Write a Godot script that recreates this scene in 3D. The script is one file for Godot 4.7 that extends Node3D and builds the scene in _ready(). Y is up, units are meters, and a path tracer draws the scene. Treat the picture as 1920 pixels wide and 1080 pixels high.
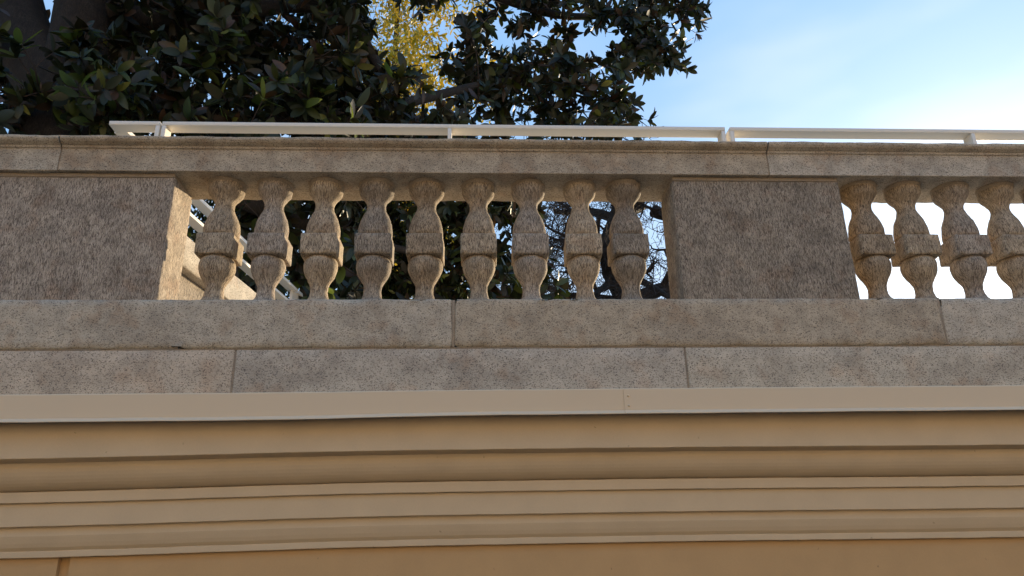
extends Node3D

# ------------------------------------------------------------------ camera model (pixels of the photograph -> directions)
const F := 1442.0
const EYE := Vector3(0, 1.6, 0)
var cam_basis: Basis

func make_basis(yaw: float, pitch: float, roll: float) -> Basis:
	var y := deg_to_rad(yaw); var p := deg_to_rad(pitch); var r := deg_to_rad(roll)
	var fw := Vector3(sin(y) * cos(p), sin(p), -cos(y) * cos(p))
	var rt := Vector3(cos(y), 0, sin(y))
	var up := rt.cross(fw)
	var rt2 := rt * cos(r) - up * sin(r)
	var up2 := up * cos(r) + rt * sin(r)
	return Basis(rt2, up2, -fw)

func at(px: float, py: float, z: float) -> Vector3:
	var d: Vector3 = -cam_basis.z + cam_basis.x * (px - 960.0) / F - cam_basis.y * (py - 540.0) / F
	return EYE + d * (z - EYE.z) / d.z

# ------------------------------------------------------------------ helpers
var rng := RandomNumberGenerator.new()
var rough := FastNoiseLite.new()
var taken := {}

func numbered(called: String) -> String:
	var n: int = taken.get(called, 0)
	taken[called] = n + 1
	return called if n == 0 else "%s_%03d" % [called, n]

func tag(o: Node, label := "", category := "", group := "", kind := "") -> void:
	if label: o.set_meta("label", label)
	if category: o.set_meta("category", category)
	if group: o.set_meta("group", group)
	if kind: o.set_meta("kind", kind)

func base(called: String, label: String, category: String, group := "", where := Vector3.ZERO) -> Node3D:
	var o := Node3D.new()
	o.name = numbered(called)
	add_child(o, true)
	o.position = where
	tag(o, label, category, group)
	return o

func part(called: String, mesh: Mesh, m: Material, parent: Node) -> MeshInstance3D:
	var o := MeshInstance3D.new()
	o.name = called if parent != self else numbered(called)
	o.mesh = mesh
	o.material_override = m
	o.cast_shadow = GeometryInstance3D.SHADOW_CASTING_SETTING_ON
	parent.add_child(o, true)
	return o

func begin() -> SurfaceTool:
	var st := SurfaceTool.new()
	st.begin(Mesh.PRIMITIVE_TRIANGLES)
	return st

func finish(st: SurfaceTool) -> ArrayMesh:
	st.generate_normals()
	return st.commit()

func tri(st: SurfaceTool, a: Vector3, b: Vector3, c: Vector3, out: Vector3) -> void:
	if (c - a).cross(b - a).dot(out) < 0.0:
		var t := b; b = c; c = t
	st.add_vertex(a); st.add_vertex(b); st.add_vertex(c)

func quad(st: SurfaceTool, a: Vector3, b: Vector3, c: Vector3, d: Vector3, out: Vector3) -> void:
	if (c - a).cross(b - a).dot(out) < 0.0:
		var t := b; b = d; d = t
	st.add_vertex(a); st.add_vertex(b); st.add_vertex(c)
	st.add_vertex(a); st.add_vertex(c); st.add_vertex(d)

func grain(p: Vector3) -> float:
	return rough.get_noise_3dv(p) * 0.6 + rough.get_noise_3dv(p * 4.3 + Vector3(7, 3, 1)) * 0.4

func steps(a: float, b: float, cell: float, r: float) -> PackedFloat32Array:
	var l := PackedFloat32Array([a])
	var n := maxi(1, int(round((b - a - 2.0 * r) / cell)))
	for i in n + 1:
		l.append(a + r + (b - a - 2.0 * r) * i / n)
	l.append(b)
	return l

# a dressed stone: box with worn edges, uneven faces
func stone(lo: Vector3, hi: Vector3, r := 0.008, amp := 0.003, cell := 0.03, chip := 1.0) -> ArrayMesh:
	var st := begin()
	st.set_smooth_group(0)
	var c := (lo + hi) * 0.5
	var h := (hi - lo) * 0.5
	for ax in 3:
		var u := (ax + 1) % 3
		var v := (ax + 2) % 3
		var us := steps(-h[u], h[u], cell, r)
		var vs := steps(-h[v], h[v], cell, r)
		for s in [-1.0, 1.0]:
			var grid := []
			for i in us.size():
				var row := PackedVector3Array()
				for j in vs.size():
					var p := Vector3.ZERO
					p[ax] = h[ax] * s; p[u] = us[i]; p[v] = vs[j]
					var q := p.clamp(-h + Vector3.ONE * r, h - Vector3.ONE * r)
					var d := (p - q).normalized()
					var w := c + q + d * r
					var edge := 0
					for k in 3:
						if absf(d[k]) > 0.2: edge += 1
					var a := grain(w * 2.2) * amp
					if edge > 1:
						a -= chip * amp * maxf(0.0, rough.get_noise_3dv(w * 11.0 + Vector3(9, 2, 5)) * 2.2)
					row.append(w + d * a)
				grid.append(row)
			var o := Vector3.ZERO
			o[ax] = s
			for i in us.size() - 1:
				for j in vs.size() - 1:
					quad(st, grid[i][j], grid[i + 1][j], grid[i + 1][j + 1], grid[i][j + 1], o)
	return finish(st)

# closed (z, y) outline run along x. sag(x, y) moves it up or down
func extrude(outline: PackedVector2Array, x0: float, x1: float, dx: float, amp := 0.0, sagging := 0, cell := 0.05, open := false) -> ArrayMesh:
	var pts := PackedVector2Array()
	var grp := PackedInt32Array()
	var n := outline.size()
	var area := 0.0
	for i in n:
		var a := outline[i]; var b := outline[(i + 1) % n]
		area += a.x * b.y - b.x * a.y
	var src := outline.duplicate()
	if area < 0: src.reverse()
	for i in n:
		var a := src[i]; var b := src[(i + 1) % n]
		var k := maxi(1, int(a.distance_to(b) / cell))
		for j in k:
			pts.append(a.lerp(b, float(j) / k))
			grp.append(i)
	var m := pts.size()
	var nor := PackedVector2Array()
	for i in m:
		var t := (pts[(i + 1) % m] - pts[i]).normalized() + (pts[i] - pts[(i + m - 1) % m]).normalized()
		nor.append(Vector2(t.y, -t.x).normalized())
	var count := maxi(1, int(round((x1 - x0) / dx)))
	var rings := []
	for k in count + 1:
		var x := lerpf(x0, x1, float(k) / count)
		var ring := PackedVector3Array()
		for i in m:
			var p := Vector3(x, pts[i].y, pts[i].x)
			if amp > 0:
				var g := grain(p * 2.2) * amp
				p += Vector3(0, nor[i].y, nor[i].x) * g
			if sagging == 1: p.y += sag(x, p.y)
			elif sagging == 2: p.y += sheet_sag(x, p.y)
			ring.append(p)
		rings.append(ring)
	var st := begin()
	for i in m:
		var j := (i + 1) % m
		st.set_smooth_group(grp[i])
		for k in count:
			var a: Vector3 = rings[k][i]; var b: Vector3 = rings[k][j]
			var c: Vector3 = rings[k + 1][j]; var d: Vector3 = rings[k + 1][i]
			st.add_vertex(a); st.add_vertex(b); st.add_vertex(c)
			st.add_vertex(a); st.add_vertex(c); st.add_vertex(d)
	if not open:
		st.set_smooth_group(n + 1)
		var ix := Geometry2D.triangulate_polygon(pts)
		for e in [0, count]:
			for t in range(0, ix.size(), 3):
				tri(st, rings[e][ix[t]], rings[e][ix[t + 1]], rings[e][ix[t + 2]], Vector3(-1 if e == 0 else 1, 0, 0))
	return finish(st)

func bevel(outline: PackedVector2Array, r: float) -> PackedVector2Array:
	var o := PackedVector2Array()
	var n := outline.size()
	for i in n:
		var p := outline[i]
		var a := (outline[(i + n - 1) % n] - p); var b := (outline[(i + 1) % n] - p)
		var ra := minf(r, a.length() * 0.4); var rb := minf(r, b.length() * 0.4)
		if absf(a.normalized().dot(b.normalized())) > 0.9:
			o.append(p); continue
		o.append(p + a.normalized() * ra)
		o.append(p + (a.normalized() * ra + b.normalized() * rb) * 0.3)
		o.append(p + b.normalized() * rb)
	return o

func box(lo: Vector3, hi: Vector3, r := 0.002) -> ArrayMesh:
	return stone(lo, hi, r, 0.0, 10.0)

# a rectangular bar between two points, its section w wide (level) and h high
func bar_between(a: Vector3, b: Vector3, w: float, h: float) -> ArrayMesh:
	var st := begin()
	st.set_smooth_group(-1)
	var d := (b - a).normalized()
	var s := d.cross(Vector3.UP).normalized() * w * 0.5
	var u := s.cross(d).normalized() * h * 0.5
	var q := [s + u, -s + u, -s - u, s - u]
	for i in 4:
		var j := (i + 1) % 4
		quad(st, a + q[i], a + q[j], b + q[j], b + q[i], q[i] + q[j])
	quad(st, a + q[0], a + q[1], a + q[2], a + q[3], -d)
	quad(st, b + q[0], b + q[1], b + q[2], b + q[3], d)
	return finish(st)

func lathe(prof: Array, seg: int, amp: float, off: Vector3) -> ArrayMesh:
	var fine := PackedVector2Array()
	for i in prof.size() - 1:
		var p0: Vector2 = prof[maxi(i - 1, 0)]; var p1: Vector2 = prof[i]; var p2: Vector2 = prof[i + 1]; var p3: Vector2 = prof[mini(i + 2, prof.size() - 1)]
		for k in 3:
			fine.append(p1.cubic_interpolate(p2, p0, p3, k / 3.0))
	fine.append(prof[-1])
	var st := begin()
	st.set_smooth_group(0)
	var rings := []
	for p in fine:
		var ring := PackedVector3Array()
		for s in seg:
			var a := TAU * s / seg
			var d := Vector3(cos(a), 0, sin(a))
			var w := d * p.x + Vector3(0, p.y, 0)
			ring.append(w + d * grain((w + off) * 3.0) * amp)
		rings.append(ring)
	for i in rings.size() - 1:
		for s in seg:
			var t := (s + 1) % seg
			var o: Vector3 = rings[i][s]; o.y = 0
			quad(st, rings[i][s], rings[i][t], rings[i + 1][t], rings[i + 1][s], o)
	return finish(st)

func tube(st: SurfaceTool, pts: PackedVector3Array, rad: PackedFloat32Array, seg: int) -> void:
	var rings := []
	var side := Vector3.ZERO
	for i in pts.size():
		var t := (pts[mini(i + 1, pts.size() - 1)] - pts[maxi(i - 1, 0)]).normalized()
		if side == Vector3.ZERO:
			side = t.cross(Vector3(0.31, 0.2, 0.93)).normalized()
		side = (side - t * side.dot(t)).normalized()
		var up := side.cross(t)
		var ring := PackedVector3Array()
		for s in seg:
			var a := TAU * s / seg
			ring.append(pts[i] + (side * cos(a) + up * sin(a)) * rad[i])
		rings.append(ring)
	for i in pts.size() - 1:
		for s in seg:
			var t := (s + 1) % seg
			quad(st, rings[i][s], rings[i][t], rings[i + 1][t], rings[i + 1][s], rings[i][s] - pts[i])

# ------------------------------------------------------------------ materials
func srgb8(v: float) -> int:
	return clampi(int(pow(clampf(v, 0, 1), 1.0 / 2.2) * 255.0), 0, 255)

# speckled stone: strokes of dark and pale grains on a mottled ground
func stone_image(size: int, sd: int, ground: Vector3, dark: Vector3, pale: Vector3, n_dark: int, n_pale: int, long: float, upright: bool, cover: float, fade: float, wide := 2.6) -> Array:
	var r := RandomNumberGenerator.new()
	r.seed = sd
	var fn := FastNoiseLite.new()
	fn.seed = sd; fn.frequency = 0.008; fn.fractal_octaves = 5
	var cloud := fn.get_seamless_image(size, size).get_data()
	fn.seed = sd + 9; fn.frequency = 0.2; fn.fractal_octaves = 3
	var fine := fn.get_seamless_image(size, size).get_data()
	var mark := PackedFloat32Array()
	mark.resize(size * size)
	for i in n_dark + n_pale:
		var x := r.randf() * size; var y := r.randf() * size
		var a := r.randfn(0, 0.2) + PI / 2 if upright else r.randfn(0, 0.5)
		var l := long * r.randf_range(0.4, 1.5)
		var w := r.randf_range(1.2, 1.2 + wide)
		var s := -r.randf_range(0.4, 1.0) if i < n_dark else r.randf_range(0.3, 1.0)
		var d := Vector2(cos(a), sin(a)); var q := Vector2(-d.y, d.x)
		for k in int(l):
			for j in int(ceil(w)):
				var p := Vector2(x, y) + d * k + q * j
				mark[posmod(int(p.y), size) * size + posmod(int(p.x), size)] = s
	var bytes := PackedByteArray(); bytes.resize(size * size * 3)
	var relief := PackedByteArray(); relief.resize(size * size)
	for i in size * size:
		var c := 1.0 + (cloud[i] / 255.0 - 0.5) * fade + (fine[i] / 255.0 - 0.5) * cover
		var m := mark[i]
		var col := ground * c
		if m < 0: col = col.lerp(dark, -m)
		elif m > 0: col = col.lerp(pale * c, m)
		bytes[i * 3] = srgb8(col.x); bytes[i * 3 + 1] = srgb8(col.y); bytes[i * 3 + 2] = srgb8(col.z)
		relief[i] = clampi(int(fine[i] * 0.6 + 50 + m * 45), 0, 255)
	return [ImageTexture.create_from_image(Image.create_from_data(size, size, false, Image.FORMAT_RGB8, bytes)),
		ImageTexture.create_from_image(Image.create_from_data(size, size, false, Image.FORMAT_L8, relief))]

func stone_mat(tex: Array, tint: Color, tile: float, relief: float) -> StandardMaterial3D:
	var m := StandardMaterial3D.new()
	m.albedo_texture = tex[0]
	m.albedo_color = tint
	m.roughness = 0.9
	m.uv1_triplanar = true
	m.uv1_world_triplanar = true
	m.uv1_scale = Vector3.ONE / tile
	m.uv1_triplanar_sharpness = 6.0
	m.heightmap_enabled = true
	m.heightmap_texture = tex[1]
	m.heightmap_scale = relief
	return m

func lin(r: float, g: float, b: float) -> Color:
	return Color(r, g, b).linear_to_srgb()

func flat_mat(c: Color, rgh := 0.8) -> StandardMaterial3D:
	var m := StandardMaterial3D.new()
	m.albedo_color = c
	m.roughness = rgh
	return m

var M := {}
var stain_im := Image.create(512, 512, false, Image.FORMAT_RGB8)
var stain_tex: ImageTexture

func stain_px(x: int, y: int, c: Vector3) -> void:
	stain_im.set_pixel(x, y, lin(c.x, c.y, c.z))

func weathered(m: StandardMaterial3D, tile: float) -> StandardMaterial3D:
	var w: Image = Image.create(4, 4, false, Image.FORMAT_L8)
	w.fill(Color.WHITE)
	m.detail_enabled = true
	m.detail_mask = ImageTexture.create_from_image(w)
	m.detail_blend_mode = BaseMaterial3D.BLEND_MODE_MUL
	m.detail_uv_layer = BaseMaterial3D.DETAIL_UV_2
	m.detail_albedo = stain_tex
	m.uv2_triplanar = true
	m.uv2_world_triplanar = true
	m.uv2_scale = Vector3.ONE / tile
	return m


func make_materials() -> void:
	var g := stone_image(1024, 11, Vector3(0.525, 0.46, 0.36), Vector3(0.07, 0.055, 0.045), Vector3(0.62, 0.555, 0.455), 15000, 8000, 6.0, false, 0.42, 0.35, 2.0)
	var v := stone_image(1024, 23, Vector3(0.365, 0.313, 0.235), Vector3(0.10, 0.075, 0.06), Vector3(0.56, 0.48, 0.385), 17000, 11000, 17.0, true, 0.6, 0.5, 1.8)
	var fn := FastNoiseLite.new()
	fn.seed = 90; fn.frequency = 0.011; fn.fractal_octaves = 6; fn.fractal_gain = 0.6
	var cl := fn.get_seamless_image(512, 512)
	fn.seed = 95; fn.frequency = 0.02
	var cl2 := fn.get_seamless_image(512, 512)
	for y in 512:
		for x in 512:
			var a := cl.get_pixel(x, y).r; var b := cl2.get_pixel(x, y).r
			var st := smoothstep(0.52, 0.74, a) * 0.17
			var ru := smoothstep(0.58, 0.8, b) * 0.15
			stain_px(x, y, Vector3(1.0 - st * 0.95 - ru * 0.25, 1.0 - st - ru * 0.7, 1.0 - st * 1.02 - ru))
	stain_tex = ImageTexture.create_from_image(stain_im)
	M.granite = []
	for t in [Color(1, 1, 1), Color(0.97, 0.965, 0.955), Color(0.95, 0.93, 0.90)]:
		M.granite.append(weathered(stone_mat(g, t, 0.9, 0.12), 2.7))
	M.course = []
	for t in [Color(1.0, 1.0, 1.0), Color(1.0, 0.98, 0.97), Color(0.97, 0.97, 0.98)]:
		M.course.append(weathered(stone_mat(g, t, 0.97, 0.06), 3.4))
	M.gneiss = []
	for t in [Color(0.97, 0.96, 0.96), Color(0.90, 0.89, 0.88), Color(1.0, 0.97, 0.92), Color(1.05, 1.02, 0.97), Color(0.94, 0.90, 0.84)]:
		M.gneiss.append(weathered(stone_mat(v, t, 1.0, 0.3), 2.2))
	var ml := stone_image(256, 5, Vector3(0.31, 0.25, 0.18), Vector3(0.2, 0.16, 0.12), Vector3(0.4, 0.33, 0.25), 500, 500, 3.0, false, 0.5, 0.5)
	M.mortar = stone_mat(ml, Color(1, 1, 1), 0.4, 0.15)
	var pl := stone_image(1024, 31, Vector3(0.66, 0.52, 0.335), Vector3(0.42, 0.31, 0.19), Vector3(0.68, 0.535, 0.355), 60, 300, 3.0, false, 0.05, 0.1)
	M.plaster = stone_mat(pl, Color(1, 1, 1), 2.3, 0.03)
	M.plaster.roughness = 0.75
	M.wall = stone_mat(pl, lin(0.86, 0.71, 0.52), 2.3, 0.05)
	M.wall.roughness = 0.8
	M.flashing = flat_mat(lin(0.70, 0.56, 0.38), 0.7)
	M.white = flat_mat(lin(0.80, 0.74, 0.64), 0.4)
	M.bark = stone_mat(stone_image(512, 41, Vector3(0.032, 0.024, 0.018), Vector3(0.015, 0.012, 0.01), Vector3(0.055, 0.042, 0.032), 3000, 2500, 12.0, true, 0.7, 0.8), Color(1, 1, 1), 0.8, 0.8)
	M.house = flat_mat(lin(0.74, 0.58, 0.40), 0.9)
	M.roof = flat_mat(lin(0.3, 0.13, 0.08), 0.9)
	M.pane = flat_mat(lin(0.03, 0.035, 0.04), 0.08)
	M.shutter = flat_mat(lin(0.12, 0.16, 0.10), 0.7)
	M.twig = flat_mat(lin(0.05, 0.036, 0.03), 0.85)
	var lf := StandardMaterial3D.new()
	lf.vertex_color_use_as_albedo = true
	lf.roughness = 0.48
	lf.backlight_enabled = true
	lf.backlight = Color(0.45, 0.5, 0.2)
	M.leaf = lf
	var yl := StandardMaterial3D.new()
	yl.vertex_color_use_as_albedo = true
	yl.roughness = 0.55
	yl.backlight_enabled = true
	yl.backlight = Color(0.8, 0.75, 0.35)
	M.thin_leaf = yl
	M.soil = stone_mat(stone_image(512, 51, Vector3(0.16, 0.13, 0.085), Vector3(0.05, 0.05, 0.02), Vector3(0.25, 0.2, 0.13), 5000, 5000, 5.0, false, 0.6, 0.7), Color(1, 1, 1), 1.6, 0.6)
	M.pale_paving = stone_mat(stone_image(512, 67, Vector3(0.66, 0.60, 0.50), Vector3(0.4, 0.36, 0.3), Vector3(0.72, 0.66, 0.57), 1500, 1500, 3.0, false, 0.2, 0.3), Color(1, 1, 1), 1.7, 0.1)
	M.paving = stone_mat(stone_image(512, 61, Vector3(0.13, 0.11, 0.09), Vector3(0.07, 0.06, 0.05), Vector3(0.2, 0.17, 0.14), 4000, 4000, 3.0, false, 0.4, 0.4), Color(1, 1, 1), 1.9, 0.3)

# ------------------------------------------------------------------ sky
const SUN_AZ := 37.0
const SUN_EL := 11.0

func sun_dir() -> Vector3:
	var a := deg_to_rad(SUN_AZ); var e := deg_to_rad(SUN_EL)
	return Vector3(sin(a) * cos(e), sin(e), -cos(a) * cos(e))

func make_sky() -> ImageTexture:
	var w := 1024; var h := 512
	var im := Image.create(w, h, false, Image.FORMAT_RGBF)
	var s := sun_dir()
	var fn := FastNoiseLite.new()
	fn.seed = 77; fn.frequency = 1.6; fn.fractal_octaves = 5
	for j in h:
		var el := (0.5 - (j + 0.5) / h) * PI
		for i in w:
			var az := (i + 0.5) / w * TAU
			var d := Vector3(sin(az) * cos(el), sin(el), -cos(az) * cos(el))
			var up := maxf(d.y, 0.0)
			var c := Vector3(0.15, 0.41, 0.83).lerp(Vector3(0.66, 0.82, 0.92), pow(1.0 - up, 2.6))
			var th := rad_to_deg(acos(clampf(d.dot(s), -1, 1)))
			var glow := 2.8 * exp(-th / 8.0) + 0.34 * exp(-th / 34.0)
			c += Vector3(1.0, 0.96, 0.88) * glow
			var q := Vector3(d.x * 1.0, d.y * 4.0, d.z * 1.0) + Vector3(0.3 * d.y, 0, 0.6 * d.y)
			var cl := clampf((fn.get_noise_3dv(q) - 0.02) * 1.8, 0.0, 1.0) * smoothstep(0.9, 0.35, up) * 0.45
			c = c.lerp(Vector3(0.95, 0.97, 1.0) * (1.0 + glow * 0.6), cl)
			if d.y < 0: c = c.lerp(Vector3(0.25, 0.22, 0.18), clampf(-d.y * 12.0, 0, 1))
			im.set_pixel(i, j, Color(c.x, c.y, c.z))
	return ImageTexture.create_from_image(im)

# ------------------------------------------------------------------ foliage
func leaf_mesh(bend: float, fold: float, width: float, tip: float) -> ArrayMesh:
	# blade along +z from the stalk, length 1, upper side +y
	var st := begin()
	st.set_smooth_group(0)
	var n := 6
	var rows := []
	for i in n + 1:
		var t := float(i) / n
		var w := width * pow(sin(PI * pow(t * 0.96 + 0.02, 0.9)), 0.62)
		if i == n: w = tip
		var y := -bend * t * t
		rows.append([Vector3(-w, y + fold * w, t), Vector3(0, y, t), Vector3(w, y + fold * w, t)])
	for i in n:
		for k in 2:
			quad(st, rows[i][k], rows[i][k + 1], rows[i + 1][k + 1], rows[i + 1][k], Vector3.UP)
	return finish(st)

func leaf_basis(dir: Vector3, up: Vector3, roll: float, len: float) -> Basis:
	var z := dir.normalized()
	var x := up.cross(z)
	if x.length() < 0.05: x = Vector3.RIGHT.cross(z)
	x = x.normalized()
	var y := z.cross(x)
	return Basis(x, y, z).rotated(z, roll).scaled(Vector3.ONE * len)

# leaves: array of [Transform3D, Color]; the ones that show largest become parts of their own
func put_leaves(tree: Node3D, leaves: Array, meshes: Array, m: Material, singles: int, kind: String) -> void:
	leaves.sort_custom(func(a, b): return a[2] > b[2])
	var rest := []
	var mats := {}
	for i in leaves.size():
		if i < singles:
			var o := MeshInstance3D.new()
			o.name = "leaf"
			o.mesh = meshes[i % meshes.size()]
			var c: Color = leaves[i][1]
			var key := "%d_%d_%d" % [int(c.r * 60), int(c.g * 60), int(c.b * 60)]
			if not mats.has(key):
				var mm: StandardMaterial3D = m.duplicate()
				mm.vertex_color_use_as_albedo = false
				mm.albedo_color = c.linear_to_srgb()
				mats[key] = mm
			o.material_override = mats[key]
			o.transform = leaves[i][0]
			tree.add_child(o, true)
		else:
			rest.append(leaves[i])
	for k in meshes.size():
		var mine := []
		for i in range(k, rest.size(), meshes.size()): mine.append(rest[i])
		if mine.is_empty(): continue
		var mm := MultiMesh.new()
		mm.transform_format = MultiMesh.TRANSFORM_3D
		mm.use_colors = true
		mm.mesh = meshes[k]
		mm.instance_count = mine.size()
		for i in mine.size():
			mm.set_instance_transform(i, mine[i][0])
			mm.set_instance_color(i, mine[i][1])
		var o := MultiMeshInstance3D.new()
		o.name = kind
		o.multimesh = mm
		o.material_override = m
		o.set_meta("kind", "stuff")
		tree.add_child(o, true)

# grow branches from a skeleton to every tip; returns nodes [pos, parent, weight]
func grow(skeleton: Array, tips: Array, wander: float) -> Array:
	var pos := PackedVector3Array(); var par := PackedInt32Array(); var fixed := PackedFloat32Array()
	for line in skeleton:
		var prev := -1
		if line.has("from"):
			var bd := 1e9
			for i in pos.size():
				var dd := pos[i].distance_squared_to(line.pts[0])
				if dd < bd: bd = dd; prev = i
		var pts: Array = line.pts
		for s in pts.size() - 1:
			var k := maxi(2, int(pts[s].distance_to(pts[s + 1]) / 0.14))
			for j in k:
				var t := float(j) / k
				var p: Vector3 = pts[s].cubic_interpolate(pts[s + 1], pts[maxi(s - 1, 0)], pts[mini(s + 2, pts.size() - 1)], t)
				pos.append(p); par.append(prev); fixed.append(lerpf(line.r0, line.r1, (s + t) / (pts.size() - 1)))
				prev = pos.size() - 1
	var order := []
	for t in tips:
		var bd := 1e9
		for i in range(0, pos.size(), 2): bd = minf(bd, pos[i].distance_squared_to(t))
		order.append([bd, t])
	order.sort_custom(func(a, b): return a[0] < b[0])
	var ends := []
	for o in order:
		var t: Vector3 = o[1]
		var bd := 1e9; var bi := 0
		for i in pos.size():
			var dd := pos[i].distance_squared_to(t)
			if dd < bd: bd = dd; bi = i
		var a := pos[bi]
		var l := a.distance_to(t)
		var k := maxi(2, int(l / 0.16))
		var dirp := (a - pos[par[bi]]).normalized() if par[bi] >= 0 else Vector3.UP
		var prev := bi
		var side := Vector3(rng.randfn(), rng.randfn(), rng.randfn()) * wander * l
		for j in range(1, k + 1):
			var u := float(j) / k
			var p := a.lerp(t, u) + (dirp * 0.22 * l + side - Vector3(0, 0.10 * l, 0)) * (u * (1.0 - u) * 2.0)
			pos.append(p); par.append(prev); fixed.append(0.0)
			prev = pos.size() - 1
		ends.append(prev)
	return [pos, par, fixed, ends]

func branch_mesh(g: Array, r_tip: float, power: float, only_fixed: int, seg_thin := 4) -> ArrayMesh:
	var pos: PackedVector3Array = g[0]; var par: PackedInt32Array = g[1]; var fixed: PackedFloat32Array = g[2]
	var n := pos.size()
	var w := PackedFloat32Array(); w.resize(n)
	for e in g[3]: w[e] += 1.0
	for i in range(n - 1, -1, -1):
		if par[i] >= 0: w[par[i]] += w[i]
	var rad := PackedFloat32Array(); rad.resize(n)
	for i in n: rad[i] = maxf(fixed[i], r_tip * pow(maxf(w[i], 1.0), power))
	# chains: follow the heaviest child
	var kid := PackedInt32Array(); kid.resize(n); kid.fill(-1)
	for i in n:
		var p := par[i]
		if p >= 0 and (kid[p] < 0 or rad[i] > rad[kid[p]]): kid[p] = i
	var st := begin()
	st.set_smooth_group(0)
	for i in n:
		var p := par[i]
		if p >= 0 and kid[p] == i: continue
		var is_main := fixed[i] > 0.0
		if (only_fixed == 1) != is_main: continue
		var pts := PackedVector3Array(); var rr := PackedFloat32Array()
		if p >= 0: pts.append(pos[p]); rr.append(minf(rad[i] * 1.15, rad[p]))
		var c := i
		while c >= 0:
			pts.append(pos[c]); rr.append(rad[c])
			c = kid[c]
		if pts.size() > 1: tube(st, pts, rr, 12 if is_main else seg_thin)
	return finish(st)

func seen_size(p: Vector3, len: float) -> float:
	var v := cam_basis.inverse() * (p - EYE)
	if v.z > -0.1: return 0.0
	var x := v.x / -v.z * F; var y := v.y / -v.z * F
	if absf(x) > 960 or y > 540 or y < -40: return 0.0
	return len / -v.z

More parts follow.
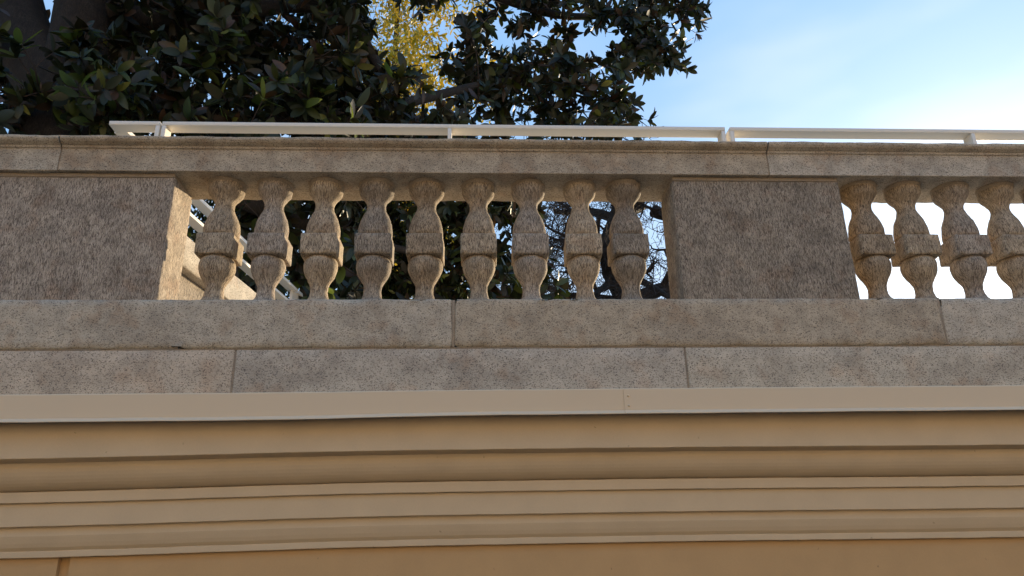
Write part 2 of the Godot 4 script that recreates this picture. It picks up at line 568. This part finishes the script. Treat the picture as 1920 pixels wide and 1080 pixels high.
func magnolia() -> void:
	var root := base("magnolia_tree", "huge dark evergreen magnolia with thick forked trunk rising behind the balustrade", "tree")
	var fork := at(135, 190, -6.8)
	var foot := Vector3(fork.x + 0.1, 2.72, fork.z)
	var sk := [
		{"pts": [foot + Vector3(0, -0.1, 0), Vector3(foot.x - 0.05, 4.4, foot.z), fork], "r0": 0.58, "r1": 0.46},
		{"from": 1, "pts": [fork, at(50, 90, -6.85), at(15, -60, -6.9), at(-30, -300, -7.0), at(-40, -520, -7.0)], "r0": 0.36, "r1": 0.16},
		{"from": 1, "pts": [fork, at(150, 90, -6.75), at(165, -40, -6.7), at(230, -260, -6.8), at(420, -520, -7.0)], "r0": 0.36, "r1": 0.14},
		{"from": 1, "pts": [at(165, 20, -6.75), at(330, 40, -6.9), at(520, 10, -7.3), at(800, -40, -8.2), at(1060, 30, -9.0), at(1250, 10, -9.4)], "r0": 0.15, "r1": 0.03},
		{"from": 1, "pts": [at(160, 130, -6.8), at(350, 215, -6.7), at(560, 225, -6.9), at(740, 197, -7.5), at(980, 150, -8.6), at(1150, 190, -9.2)], "r0": 0.13, "r1": 0.022},
		{"from": 1, "pts": [at(520, 10, -7.3), at(640, 20, -7.4), at(690, 90, -7.5), at(735, 175, -7.5), at(800, 300, -8.1), at(880, 460, -8.8)], "r0": 0.09, "r1": 0.025},
		{"from": 1, "pts": [at(150, 200, -6.8), at(330, 320, -6.6), at(540, 410, -6.9), at(740, 465, -8.2), at(930, 500, -8.8)], "r0": 0.12, "r1": 0.02},
		{"from": 1, "pts": [at(165, -40, -6.7), at(420, -160, -7.2), at(760, -240, -8.0), at(1100, -260, -9.0)], "r0": 0.13, "r1": 0.03},
	]
	var tips := []
	var spread := [  # x0, y0, x1, y1, near z, far z, how many
		[-160, -160, 260, 250, -7.1, -9.4, 230],
		[230, -160, 330, 250, -6.0, -9.0, 60],
		[300, -160, 680, 250, -5.9, -9.0, 290],
		[640, -160, 900, 250, -6.8, -9.0, 62],
		[640, 130, 860, 250, -6.6, -8.0, 30],
		[860, -160, 1240, 130, -8.2, -10.0, 105],
		[860, 100, 1220, 270, -8.2, -9.8, 82],
		[1180, -160, 1345, 25, -8.8, -9.8, 38],
		[1150, 30, 1290, 130, -9.0, -9.7, 20],
		[380, 240, 680, 600, -6.2, -7.8, 90],
		[660, 240, 965, 600, -8.2, -9.6, 165],
		[960, 380, 1050, 560, -8.6, -9.2, 8],
		[-500, -800, 1200, -160, -4.6, -10.0, 380],
		[-700, -1100, 500, -500, -3.2, -5.5, 160],  # unseen overhanging leaf clusters added to shade the trunk
		[-60, 60, 250, 250, -5.6, -6.4, 36],
		[-700, -160, -160, 500, -5.0, -9.0, 100],
	]
	for s in spread:
		for i in s[6]:
			var x := rng.randf_range(s[0], s[2]); var y := rng.randf_range(s[1], s[3]); var z := rng.randf_range(s[5], s[4])
			if y < 260 and y > -60 and x > 1335 - y * 0.46: continue
			if x > 40 and x < 118 and y > -30 and y < 55: continue
			if x > 685 and x < 870 and y > -40 and y < 215 and rng.randf() < (0.88 if y < 140 else 0.62): continue
			if x > 890 and x < 1000 and y > 185 and y < 260 and rng.randf() < 0.8: continue
			tips.append(at(x, y, z))
	var g := grow(sk, tips, 0.12)
	var gp: PackedVector3Array = g[0]; var gq: PackedInt32Array = g[1]; var gf: PackedFloat32Array = g[2]
	var more := []
	for e in g[3]:
		for k in 2:
			var from: int = gq[e] if k == 0 else gq[gq[e]]
			var d := (gp[e] - gp[gq[e]]).normalized() * 0.7 + Vector3(rng.randfn(), rng.randfn(), rng.randfn()) * 0.6
			d = d.normalized() * rng.randf_range(0.14, 0.34)
			var pa := gp[from] + d * 0.5 + Vector3(0, 0.015, 0); var pb := gp[from] + d
			gp.append(pa); gq.append(from); gf.append(0.0)
			gp.append(pb); gq.append(gp.size() - 2); gf.append(0.0)
			more.append(gp.size() - 1)
	g = [gp, gq, gf, g[3] + more]
	part("trunk", branch_mesh(g, 0.0045, 0.40, 1), M.bark, root)
	part("branches", branch_mesh(g, 0.0045, 0.42, 0), M.twig, root)
	var leaves := []
	var pos: PackedVector3Array = g[0]; var par: PackedInt32Array = g[1]
	for e in g[3]:
		for w in 2:
			var node: int = e
			if w == 1:
				if rng.randf() < 0.45: continue
				node = par[par[e]]
			var tip := pos[node]
			var ax := (tip - pos[par[node]]).normalized()
			ax = (ax + Vector3(rng.randfn() * 0.3, 0.25, rng.randfn() * 0.3)).normalized()
			var n := rng.randi_range(6, 9) if w == 0 else rng.randi_range(2, 4)
			var s := ax.cross(Vector3(0.3, 0.1, 0.9)).normalized()
			var start := rng.randf() * TAU
			var size := rng.randf_range(0.135, 0.2)
			for k in n:
				var a := start + TAU * k / n + rng.randfn() * 0.3
				var out := s.rotated(ax, a)
				var open := rng.randf_range(0.5, 1.5)
				var d := (ax * cos(open) + out * sin(open) - Vector3(0, rng.randf_range(0.0, 0.35), 0)).normalized()
				var len := size * rng.randf_range(0.75, 1.2)
				var p := tip + ax * rng.randf_range(-0.03, 0.01) + d * 0.012
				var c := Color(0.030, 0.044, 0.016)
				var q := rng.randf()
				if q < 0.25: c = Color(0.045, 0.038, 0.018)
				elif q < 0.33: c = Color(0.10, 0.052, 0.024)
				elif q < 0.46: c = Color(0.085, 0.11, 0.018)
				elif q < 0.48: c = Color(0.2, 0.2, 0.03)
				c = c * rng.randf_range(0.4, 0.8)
				c.a = 1
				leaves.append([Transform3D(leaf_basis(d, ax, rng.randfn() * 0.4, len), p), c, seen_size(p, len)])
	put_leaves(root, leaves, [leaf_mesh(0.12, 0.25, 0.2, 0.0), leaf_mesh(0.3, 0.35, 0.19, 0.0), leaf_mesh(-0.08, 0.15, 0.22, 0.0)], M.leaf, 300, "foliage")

func leafy(called: String, label: String, foot: Vector3, tips: Array, sk: Array, cols: Array, len0: float, len1: float, per: int, clump: float, m: Material, mesh: Array, singles: int, r_tip := 0.004) -> void:
	var root := base(called, label, "tree" if called.ends_with("tree") else "shrub")
	var g := grow(sk, tips, 0.15)
	part("trunk", branch_mesh(g, r_tip, 0.42, 1), M.bark, root)
	part("branches", branch_mesh(g, r_tip, 0.42, 0), M.twig, root)
	var leaves := []
	for e in g[3]:
		var tip: Vector3 = g[0][e]
		for k in per:
			var p := tip + Vector3(rng.randfn(), rng.randfn(), rng.randfn()) * clump
			var d := Vector3(rng.randfn(), rng.randfn() - 0.4, rng.randfn()).normalized()
			var len := rng.randf_range(len0, len1)
			var c: Color = cols[rng.randi() % cols.size()] * rng.randf_range(0.75, 1.25)
			c.a = 1
			leaves.append([Transform3D(leaf_basis(d, Vector3.UP, rng.randfn() * 0.9, len), p), c, seen_size(p, len)])
	put_leaves(root, leaves, mesh, m, singles, "foliage")

func bare_tree() -> void:
	var root := base("bare_tree", "leafless tree with dense twisting dark branches seen between the balusters", "tree")
	var z := -16.0
	var st := begin(); st.set_smooth_group(0)
	var tw := begin(); tw.set_smooth_group(0)
	var foot := at(1225, 690, z); foot.y = 2.6
	var trunk := PackedVector3Array([foot, at(1222, 640, z), at(1185, 575, z), at(1150, 510, z), at(1138, 460, z), at(1155, 410, z)])
	tube(st, trunk, PackedFloat32Array([0.42, 0.34, 0.29, 0.26, 0.22, 0.18]), 10)
	var queue := []
	var lim := [[at(1180, 570, z), at(1250, 470, z - 0.3), 0.12], [at(1138, 460, z), at(1075, 440, z + 0.3), 0.075], [at(1155, 410, z), at(1225, 395, z), 0.11], [at(1155, 410, z), at(1060, 370, z - 0.4), 0.07],
		[at(1160, 530, z), at(1090, 560, z + 0.5), 0.06], [at(1185, 575, z), at(1010, 545, z - 0.6), 0.06], [at(1225, 395, z), at(1300, 430, z + 0.4), 0.09], [at(1150, 510, z), at(1250, 545, z + 0.7), 0.06], [at(1155, 410, z), at(1140, 350, z), 0.07]]
	for l in lim:
		queue.append([l[0], (l[1] - l[0]).normalized(), l[2] * 1.75, l[0].distance_to(l[1]) * 1.25, 0])
	var made := 0
	while not queue.is_empty() and made < 9000:
		var q: Array = queue.pop_front()
		made += 1
		var p: Vector3 = q[0]; var d: Vector3 = q[1]; var r: float = q[2]; var l: float = q[3]; var gen: int = q[4]
		var pts := PackedVector3Array([p]); var rr := PackedFloat32Array([r])
		var n := 7 if gen < 3 else 5
		var turn := Vector3(rng.randfn(), rng.randfn(), rng.randfn()).normalized()
		for i in n:
			d = d.rotated(turn, rng.randfn() * 0.28 + 0.1)
			d = (d + Vector3(rng.randfn(), rng.randfn(), rng.randfn()) * 0.16 + Vector3(0, -0.06 if gen > 1 else 0.03, 0)).normalized()
			p += d * l / n
			var t := float(i + 1) / n
			pts.append(p); rr.append(maxf(0.006, r * (1.0 - 0.55 * t)))
			if gen < 5 and i > 0 and rng.randf() < (0.85 if gen < 4 else 0.65):
				var side := d.cross(Vector3(rng.randfn(), rng.randfn(), rng.randfn())).normalized()
				var nl := l * rng.randf_range(0.45, 0.75) if gen > 0 else rng.randf_range(0.7, 1.3)
				queue.append([p, (d * 0.5 + side).normalized(), maxf(0.006, r * (1.0 - 0.55 * t) * 0.6), maxf(nl, 0.22), gen + 1])
		tube(st if gen < 1 else tw, pts, rr, 8 if gen < 1 else (5 if r > 0.012 else 3))
	part("trunk", finish(st), M.bark, root)
	var t := part("branches", finish(tw), M.twig, root)
	t.set_meta("kind", "stuff")

# ------------------------------------------------------------------ the balustrade
const TOP := [[0.074, 3.632], [0.087, 3.615], [0.0925, 3.592], [0.087, 3.562], [0.068, 3.536], [0.053, 3.512], [0.0485, 3.486], [0.054, 3.458], [0.067, 3.430], [0.079, 3.40], [0.087, 3.365], [0.0895, 3.335], [0.087, 3.312], [0.074, 3.296]]
const LOW := [[0.070, 3.190], [0.083, 3.172], [0.0885, 3.150], [0.087, 3.125], [0.078, 3.096], [0.062, 3.066], [0.0485, 3.038], [0.045, 3.016], [0.046, 2.99], [0.054, 2.962], [0.070, 2.942], [0.084, 2.925], [0.088, 2.899]]

func profile(a: Array, k: float) -> Array:
	var o := []
	for p in a: o.append(Vector2(p[0] * k, p[1]))
	return o

func balustrade() -> void:
	var root := base("stone_balustrade", "weathered granite balustrade with turned balusters, piers and moulded rails", "balustrade")
	# lower course
	var cuts := [-7.0, -3.7, -1.12, 1.04, 3.6, 7.0]
	for i in cuts.size() - 1:
		var o := part("course_stone", stone(Vector3(cuts[i] + 0.004, 2.37, -3.95), Vector3(cuts[i + 1] - 0.004, 2.6495, -3.575), 0.006, 0.002, 0.05, 0.5), M.course[i % 3], root)
		if i > 0: part("mortar", box(Vector3(cuts[i] - 0.0045, 2.372, -3.94), Vector3(cuts[i] + 0.0045, 2.646, -3.5785)), M.mortar, root)
	# bottom rail
	var bc := [-7.0, -2.75, -0.09, 2.37, 4.9, 7.0]
	for i in bc.size() - 1:
		part("bottom_rail_stone", stone(Vector3(bc[i] + (0.002 if i == 3 else 0.006), 2.654, -3.93), Vector3(bc[i + 1] - (0.002 if i == 2 else 0.006), 2.902, -3.568), 0.011, 0.006, 0.03, 1.6), M.granite[i % 3], root)
		if i > 0: part("mortar", box(Vector3(bc[i] - 0.007, 2.656, -3.92), Vector3(bc[i] + 0.007, 2.897, -3.573)), M.mortar, root)
	part("mortar_bed", box(Vector3(-7, 2.6485, -3.92), Vector3(7, 2.656, -3.578)), M.mortar, root)
	# piers
	for p in [[-2.62, -1.545], [1.078, 2.0], [4.62, 5.5], [-6.2, -5.3]]:
		part("pier", stone(Vector3(p[0], 2.9015, -3.89), Vector3(p[1], 3.602, -3.63), 0.008, 0.0035, 0.025, 0.5), M.gneiss[0 if p[0] < 0 else 1], root)
		part("mortar_bed", box(Vector3(p[0] + 0.004, 3.6, -3.885), Vector3(p[1] - 0.004, 3.6225, -3.627), 0.004), M.mortar, root)
	# balusters
	var xs := [-1.315, -1.056, -0.786, -0.512, -0.244, 0.037, 0.309, 0.592, 0.836, 2.167, 2.422, 2.700, 2.965, 3.235, 3.505, 3.775, 4.045, 4.315, -2.86, -3.13, -3.4, -3.67]
	var turned := [0.0, 0.0, 0.01, 0.0, -0.03, 0.0, 0.02, -0.02, 0.05]
	for i in xs.size():
		var b := Node3D.new()
		b.name = "baluster"
		root.add_child(b, true)
		b.position = Vector3(xs[i], 0, -3.75)
		b.rotation.y = turned[i % 9] + rng.randf_range(-0.035, 0.035)
		var k := rng.randf_range(0.96, 1.05)
		var off := Vector3(xs[i] * 3.1, i, 0)
		var m: Material = M.gneiss[(i * 3 + 2) % 5]
		part("upper_bulb", lathe(profile(TOP, k), 36, 0.006, off), m, b)
		part("square_block", stone(Vector3(-0.094, 3.183, -0.094), Vector3(0.094, 3.3, 0.094), 0.007, 0.004, 0.02, 1.5), m, b)
		part("lower_bulb", lathe(profile(LOW, k), 36, 0.006, off + Vector3(0, 5, 0)), m, b)
		part("mortar_collar", lathe([Vector2(0.07, 3.628), Vector2(0.092 * k + 0.003, 3.6245), Vector2(0.092 * k + 0.002, 3.612), Vector2(0.089 * k, 3.602)], 24, 0.012, off + Vector3(3, 0, 0)), M.mortar, b)
	# top rail
	var o := PackedVector2Array([Vector2(-3.6, 3.622), Vector2(-3.6, 3.752), Vector2(-3.592, 3.754), Vector2(-3.590, 3.766), Vector2(-3.583, 3.768), Vector2(-3.566, 3.778), Vector2(-3.556, 3.790), Vector2(-3.556, 3.806),
		Vector2(-3.60, 3.811), Vector2(-3.88, 3.812), Vector2(-3.955, 3.806), Vector2(-3.955, 3.79), Vector2(-3.925, 3.76), Vector2(-3.925, 3.622)])
	o = bevel(o, 0.004)
	var rc := [-7.0, -2.135, 1.61, 5.2, 7.0]
	for i in rc.size() - 1:
		part("top_rail_stone", extrude(o, rc[i] + 0.004, rc[i + 1] - 0.004, 0.03, 0.0065, 0, 0.04), M.granite[(i + 1) % 3], root)
		if i > 0: part("mortar", box(Vector3(rc[i] - 0.006, 3.626, -3.92), Vector3(rc[i] + 0.006, 3.79, -3.604)), M.mortar, root)

func rail_frame(label: String, x0: float, mid: float, x1: float) -> void:
	var root := base("white_railing", label, "railing", "flat white railings on the coping")
	var zf := -3.72; var zb := -3.80; var y := 4.0
	part("top_bar", box(Vector3(x0, y - 0.024, zb), Vector3(x1, y, zf), 0.002), M.white, root)
	part("bottom_bar", box(Vector3(x0, 3.822, zb), Vector3(x1, 3.844, zf), 0.002), M.white, root)
	for x in [x0, mid, x1 - 0.022]:
		part("post", box(Vector3(x, 3.8, zb + 0.001), Vector3(x + 0.022, y - 0.0243, zf - 0.001), 0.002), M.white, root)

func railings() -> void:
	rail_frame("long white railing above the nine balusters between the piers", -1.70, -0.134, 1.446)
	rail_frame("long white railing starting above the wide pier against open sky", 1.475, 2.897, 4.6)
	# corner piece that turns back along the side of the terrace
	var root := base("white_railing", "white corner railing turning back along the side parapet under the magnolia", "railing", "flat white railings on the coping")
	var a := Vector3(-1.985, 3.988, -3.76); var b := Vector3(-1.712, 3.988, -3.76)
	part("top_bar", box(Vector3(a.x, 3.976, -3.80), Vector3(b.x, 4.0, -3.72), 0.002), M.white, root)
	part("bottom_bar", box(Vector3(a.x, 3.822, -3.80), Vector3(b.x, 3.844, -3.72), 0.002), M.white, root)
	part("post", box(Vector3(b.x - 0.022, 3.8, -3.799), Vector3(b.x, 3.9757, -3.721), 0.002), M.white, root)
	var dirv := Vector3(0.412, 0, -2.56).normalized()
	var s := a + Vector3(0.03, 0, -0.04); var e := s + dirv * 2.57
	part("side_top_bar", bar_between(s, e, 0.075, 0.0236), M.white, root)
	part("side_bottom_bar", bar_between(Vector3(s.x, 3.833, s.z), Vector3(e.x, 3.833, e.z), 0.075, 0.0216), M.white, root)
	for k in [1.2, 2.558]:
		var p: Vector3 = s + dirv * k
		part("post", bar_between(Vector3(p.x, 3.60, p.z), Vector3(p.x, 3.9762, p.z) + dirv * 0.0001, 0.022, 0.07), M.white, root)
	var r2 := base("white_railing", "white side railing farther back along the terrace beyond the corner piece", "railing", "flat white railings on the coping")
	var s2 := e + dirv * 0.03; var e2 := s2 + dirv * 2.9
	part("top_bar", bar_between(s2, e2, 0.075, 0.0236), M.white, r2)
	part("bottom_bar", bar_between(Vector3(s2.x, 3.833, s2.z), Vector3(e2.x, 3.833, e2.z), 0.075, 0.0216), M.white, r2)
	for k in [0.012, 1.45, 2.88]:
		var p: Vector3 = s2 + dirv * k
		part("post", bar_between(Vector3(p.x, 3.60, p.z), Vector3(p.x, 3.9762, p.z) + dirv * 0.0001, 0.022, 0.07), M.white, r2)
	# the side parapet under it
	var pr := base("side_parapet", "sunlit granite side parapet running back under the white corner railing", "parapet")
	var right := dirv.cross(Vector3.UP)
	var l := 5.6
	var cop := part("coping_stone", stone(Vector3(-0.15, 0, -l), Vector3(0.15, 0.2, 0), 0.01, 0.004, 0.06), M.granite[0], pr)
	cop.position = Vector3(-1.985, 3.402, -3.97) + right * 0.04
	cop.rotation.y = atan2(-dirv.x, -dirv.z)
	var w := part("wall_stone", stone(Vector3(-0.12, -0.7, -l), Vector3(0.09, -0.002, 0), 0.008, 0.003, 0.1), M.gneiss[1], pr)
	w.position = cop.position; w.rotation.y = cop.rotation.y

# ------------------------------------------------------------------ the rendered wall
func sag(x: float, y: float) -> float:
	var k := clampf((2.36 - y) / 0.25, 0.0, 1.0)
	return k * (-0.021 * smoothstep(-0.2, -2.2, x) - 0.009 * smoothstep(0.6, 2.6, x) + 0.0016 * rough.get_noise_2d(x * 2.5, y * 3.0))

func sheet_sag(x: float, y: float) -> float:
	return -0.012 * smoothstep(0.1, -1.0, x) * clampf((2.42 - y) / 0.1, 0.4, 1.0) + 0.0012 * rough.get_noise_1d(x * 1.7)

func wall() -> void:
	var root := base("rendered_wall", "ochre rendered wall with stepped plaster cornice under the granite balustrade", "wall")
	var zb := -3.96
	var mould := [
		["fascia_band", [[zb, 2.366], [-3.472, 2.366], [-3.472, 2.149], [-3.535, 2.139], [zb, 2.139]]],
		["ovolo_moulding", []],
		["fillet_band", [[zb, 2.0265], [-3.60, 2.0265], [-3.60, 1.979], [zb, 1.979]]],
		["flat_band", [[zb, 1.9795], [-3.62, 1.9795], [-3.62, 1.880], [zb, 1.880]]],
		["cyma_moulding", [[zb, 1.8805], [-3.645, 1.8805], [-3.645, 1.842], [-3.648, 1.833], [-3.656, 1.812], [-3.664, 1.795], [-3.677, 1.780], [zb, 1.780]]],
		["lower_fillet", [[zb, 1.7805], [-3.674, 1.7805], [-3.674, 1.752], [zb, 1.752]]],
	]
	var ov := [[zb, 2.1395], [-3.531, 2.1395]]
	for i in 11:
		var a := PI / 2 * i / 10.0
		ov.append([-3.531 - 0.097 * (1 - cos(a)), 2.136 - 0.109 * sin(a)])
	ov.append([zb, 2.0268])
	mould[1][1] = ov
	for b in mould:
		var pts := PackedVector2Array()
		for p in b[1]: pts.append(Vector2(p[0], p[1]))
		if b[0] != "ovolo_moulding" and b[0] != "cyma_moulding": pts = bevel(pts, 0.003)
		var me := extrude(pts, -7, 7, 0.06, 0.0012, 1, 0.06)
		part(b[0], me, M.plaster, root)
	# wall face in two panels with a recessed joint between
	var xl := at(107, 1062, -3.70).x; var xr := at(130, 1062, -3.70).x
	for s in [[-7.0, xl], [xr, 7.0]]:
		part("wall_panel", extrude(bevel(PackedVector2Array([Vector2(-3.95, 0), Vector2(-3.70, 0), Vector2(-3.70, 1.7525), Vector2(-3.95, 1.7525)]), 0.004), s[0], s[1], 0.1, 0.002, 1, 0.1), M.wall, root)
	part("recessed_joint", box(Vector3(xl - 0.02, 0, -3.94), Vector3(xr + 0.02, 1.74, -3.727)), M.wall, root)
	# metal drip flashing
	var fl := base("metal_flashing", "cream painted metal drip flashing with folded lower lip above the cornice", "flashing")
	var xj := at(1170, 750, -3.4).x
	for s in [[-7.0, xj + 0.012, 0.0], [xj, 7.0, 0.0035]]:
		var d: float = s[2]
		var f := PackedVector2Array([Vector2(-3.62, 2.412), Vector2(-3.405 + d, 2.405), Vector2(-3.400 + d, 2.400), Vector2(-3.400 + d, 2.304), Vector2(-3.386 + d, 2.289), Vector2(-3.386 + d, 2.286), Vector2(-3.389 + d, 2.286), Vector2(-3.4025 + d, 2.301), Vector2(-3.4025 + d, 2.398), Vector2(-3.62, 2.4085)])
		part("flashing_sheet", extrude(f, s[0], s[1], 0.09, 0.0018 if d == 0.0 else 0.0017, 2, 0.05), M.flashing, fl)
	for y in [2.37, 2.325]:
		var rv := SphereMesh.new()
		rv.radius = 0.006; rv.height = 0.009; rv.radial_segments = 10; rv.rings = 5
		var o := part("rivet", rv, M.flashing, fl)
		o.position = Vector3(xj + 0.02, y, -3.396)

# unseen house added across the yard so its sunlit front warms the shaded wall
func house() -> void:
	var root := base("added_opposite_house", "unseen sunlit ochre two storey house added across the yard to light the wall", "house")
	part("wall", box(Vector3(-17, 0, 13.0), Vector3(17, 9.6, 22.0)), M.house, root)
	part("roof", box(Vector3(-17.6, 9.6, 12.4), Vector3(17.6, 9.9, 22.6)), M.roof, root)
	for row in 2:
		for i in 9:
			var c := Vector3(-14.4 + i * 3.6, 2.1 + row * 3.9, 13.0)
			if row == 0 and i == 4:
				var d := part("door", box(c + Vector3(-0.6, -2.1, -0.05), c + Vector3(0.6, 0.3, 0.1)), M.shutter, root)
				part("handle", box(c + Vector3(0.42, -1.1, -0.11), c + Vector3(0.47, -0.95, -0.051)), M.white, d)
				continue
			var w := part("window", box(c + Vector3(-0.55, -0.85, -0.04), c + Vector3(0.55, 0.85, 0.1)), M.white, root)
			part("pane", box(c + Vector3(-0.46, -0.76, -0.046), c + Vector3(0.46, 0.76, -0.041)), M.pane, w)
			part("sill", box(c + Vector3(-0.65, -0.95, -0.14), c + Vector3(0.65, -0.86, 0.1)), M.course[0], w)
			for s in [-1.0, 1.0]:
				part("shutter", box(c + Vector3(s * 0.86 - 0.28, -0.85, -0.07), c + Vector3(s * 0.86 + 0.28, 0.85, 0.05)), M.shutter, w)

# ------------------------------------------------------------------ build
func _ready() -> void:
	rng.seed = 4242
	rough.seed = 3; rough.frequency = 2.2; rough.fractal_octaves = 3
	cam_basis = make_basis(3.2, 20.8, 1.2)
	var cam := Camera3D.new()
	cam.name = "camera"
	cam.fov = rad_to_deg(2.0 * atan(540.0 / F))
	cam.far = 2000.0
	cam.near = 0.05
	cam.transform = Transform3D(cam_basis, EYE)
	add_child(cam)
	cam.current = true
	var env := Environment.new()
	env.background_mode = Environment.BG_SKY
	var sky := Sky.new()
	var pm := PanoramaSkyMaterial.new()
	pm.panorama = make_sky()
	sky.sky_material = pm
	env.sky = sky
	env.tonemap_mode = Environment.TONE_MAPPER_LINEAR
	env.background_energy_multiplier = 0.72
	env.tonemap_exposure = 1.5
	env.sdfgi_enabled = true
	env.ssao_enabled = true
	env.ssil_enabled = true
	var we := WorldEnvironment.new()
	we.name = "world_environment"
	we.environment = env
	add_child(we)
	var sun := DirectionalLight3D.new()
	sun.name = "sun"
	sun.light_color = Color(1.0, 0.90, 0.74)
	sun.light_energy = 1.6
	sun.light_angular_distance = 0.5
	sun.shadow_enabled = true
	add_child(sun)
	sun.look_at_from_position(sun_dir() * 50.0, Vector3.ZERO, Vector3.UP)

	make_materials()
	var gp := PlaneMesh.new(); gp.size = Vector2(900, 900)
	var go := part("ground", gp, M.paving, self)
	tag(go, "pale paved ground in front of the wall", "ground", "", "structure")
	var te := part("garden_terrace", box(Vector3(-40, 0.01, -70), Vector3(40, 2.715, -3.951)), M.soil, self)
	tag(te, "raised garden ground behind the balustrade", "ground", "", "structure")
	var tp := part("bounce_paving", box(Vector3(-30, 2.72, -8.0), Vector3(30, 2.745, -3.952)), M.pale_paving, self)  # pale strip added out of view to bounce sun onto the rail underside
	tag(tp, "unseen pale stone paving added along the back of the balustrade to bounce sunlight", "paving", "", "structure")
	wall()
	balustrade()
	railings()
	house()
	magnolia()
	bare_tree()
	# yellowing tree, sunlit, behind the magnolia
	var tips := []
	var zc := -15.0
	for i in 420:
		var px := clampf(rng.randfn(755, 65), 600, 900); var py := rng.randf_range(-250, 620)
		tips.append(at(px, py, zc + rng.randfn() * 0.9))
	var ft := at(745, 800, zc); ft.y = 2.7
	var sk := [{"pts": [ft, at(740, 500, zc), at(735, 250, zc), at(745, 0, zc), at(740, -200, zc)], "r0": 0.16, "r1": 0.02}]
	leafy("yellow_leaved_tree", "sunlit yellow green tree glimpsed through the magnolia leaves", ft, tips, sk, [Color(0.46, 0.36, 0.035), Color(0.52, 0.38, 0.04), Color(0.3, 0.3, 0.04), Color(0.58, 0.45, 0.08)], 0.10, 0.17, 42, 0.2, M.thin_leaf, [leaf_mesh(0.2, 0.3, 0.17, 0.0), leaf_mesh(0.05, 0.2, 0.2, 0.0)], 0)
	# small-leaved evergreen behind the balusters
	tips = []
	for i in 560:
		var px := rng.randf_range(330, 900); var py := rng.randf_range(300, 700)
		tips.append(at(px, py, rng.randf_range(-9.8, -8.3)))
	sk = []
	for px in [380, 520, 660, 800]:
		var f := at(px, 900, -9.0); f.y = 2.7
		sk.append({"pts": [f, at(px + 10, 560, -9.0), at(px, 400, -9.0)], "r0": 0.05, "r1": 0.015})
	leafy("evergreen_shrub", "dense small leaved dark green shrub behind the left balusters", Vector3.ZERO, tips, sk, [Color(0.03, 0.05, 0.015), Color(0.04, 0.065, 0.018), Color(0.06, 0.085, 0.02), Color(0.12, 0.13, 0.025)], 0.06, 0.10, 30, 0.13, M.leaf, [leaf_mesh(0.15, 0.3, 0.2, 0.0), leaf_mesh(0.3, 0.2, 0.17, 0.0)], 300, 0.003)
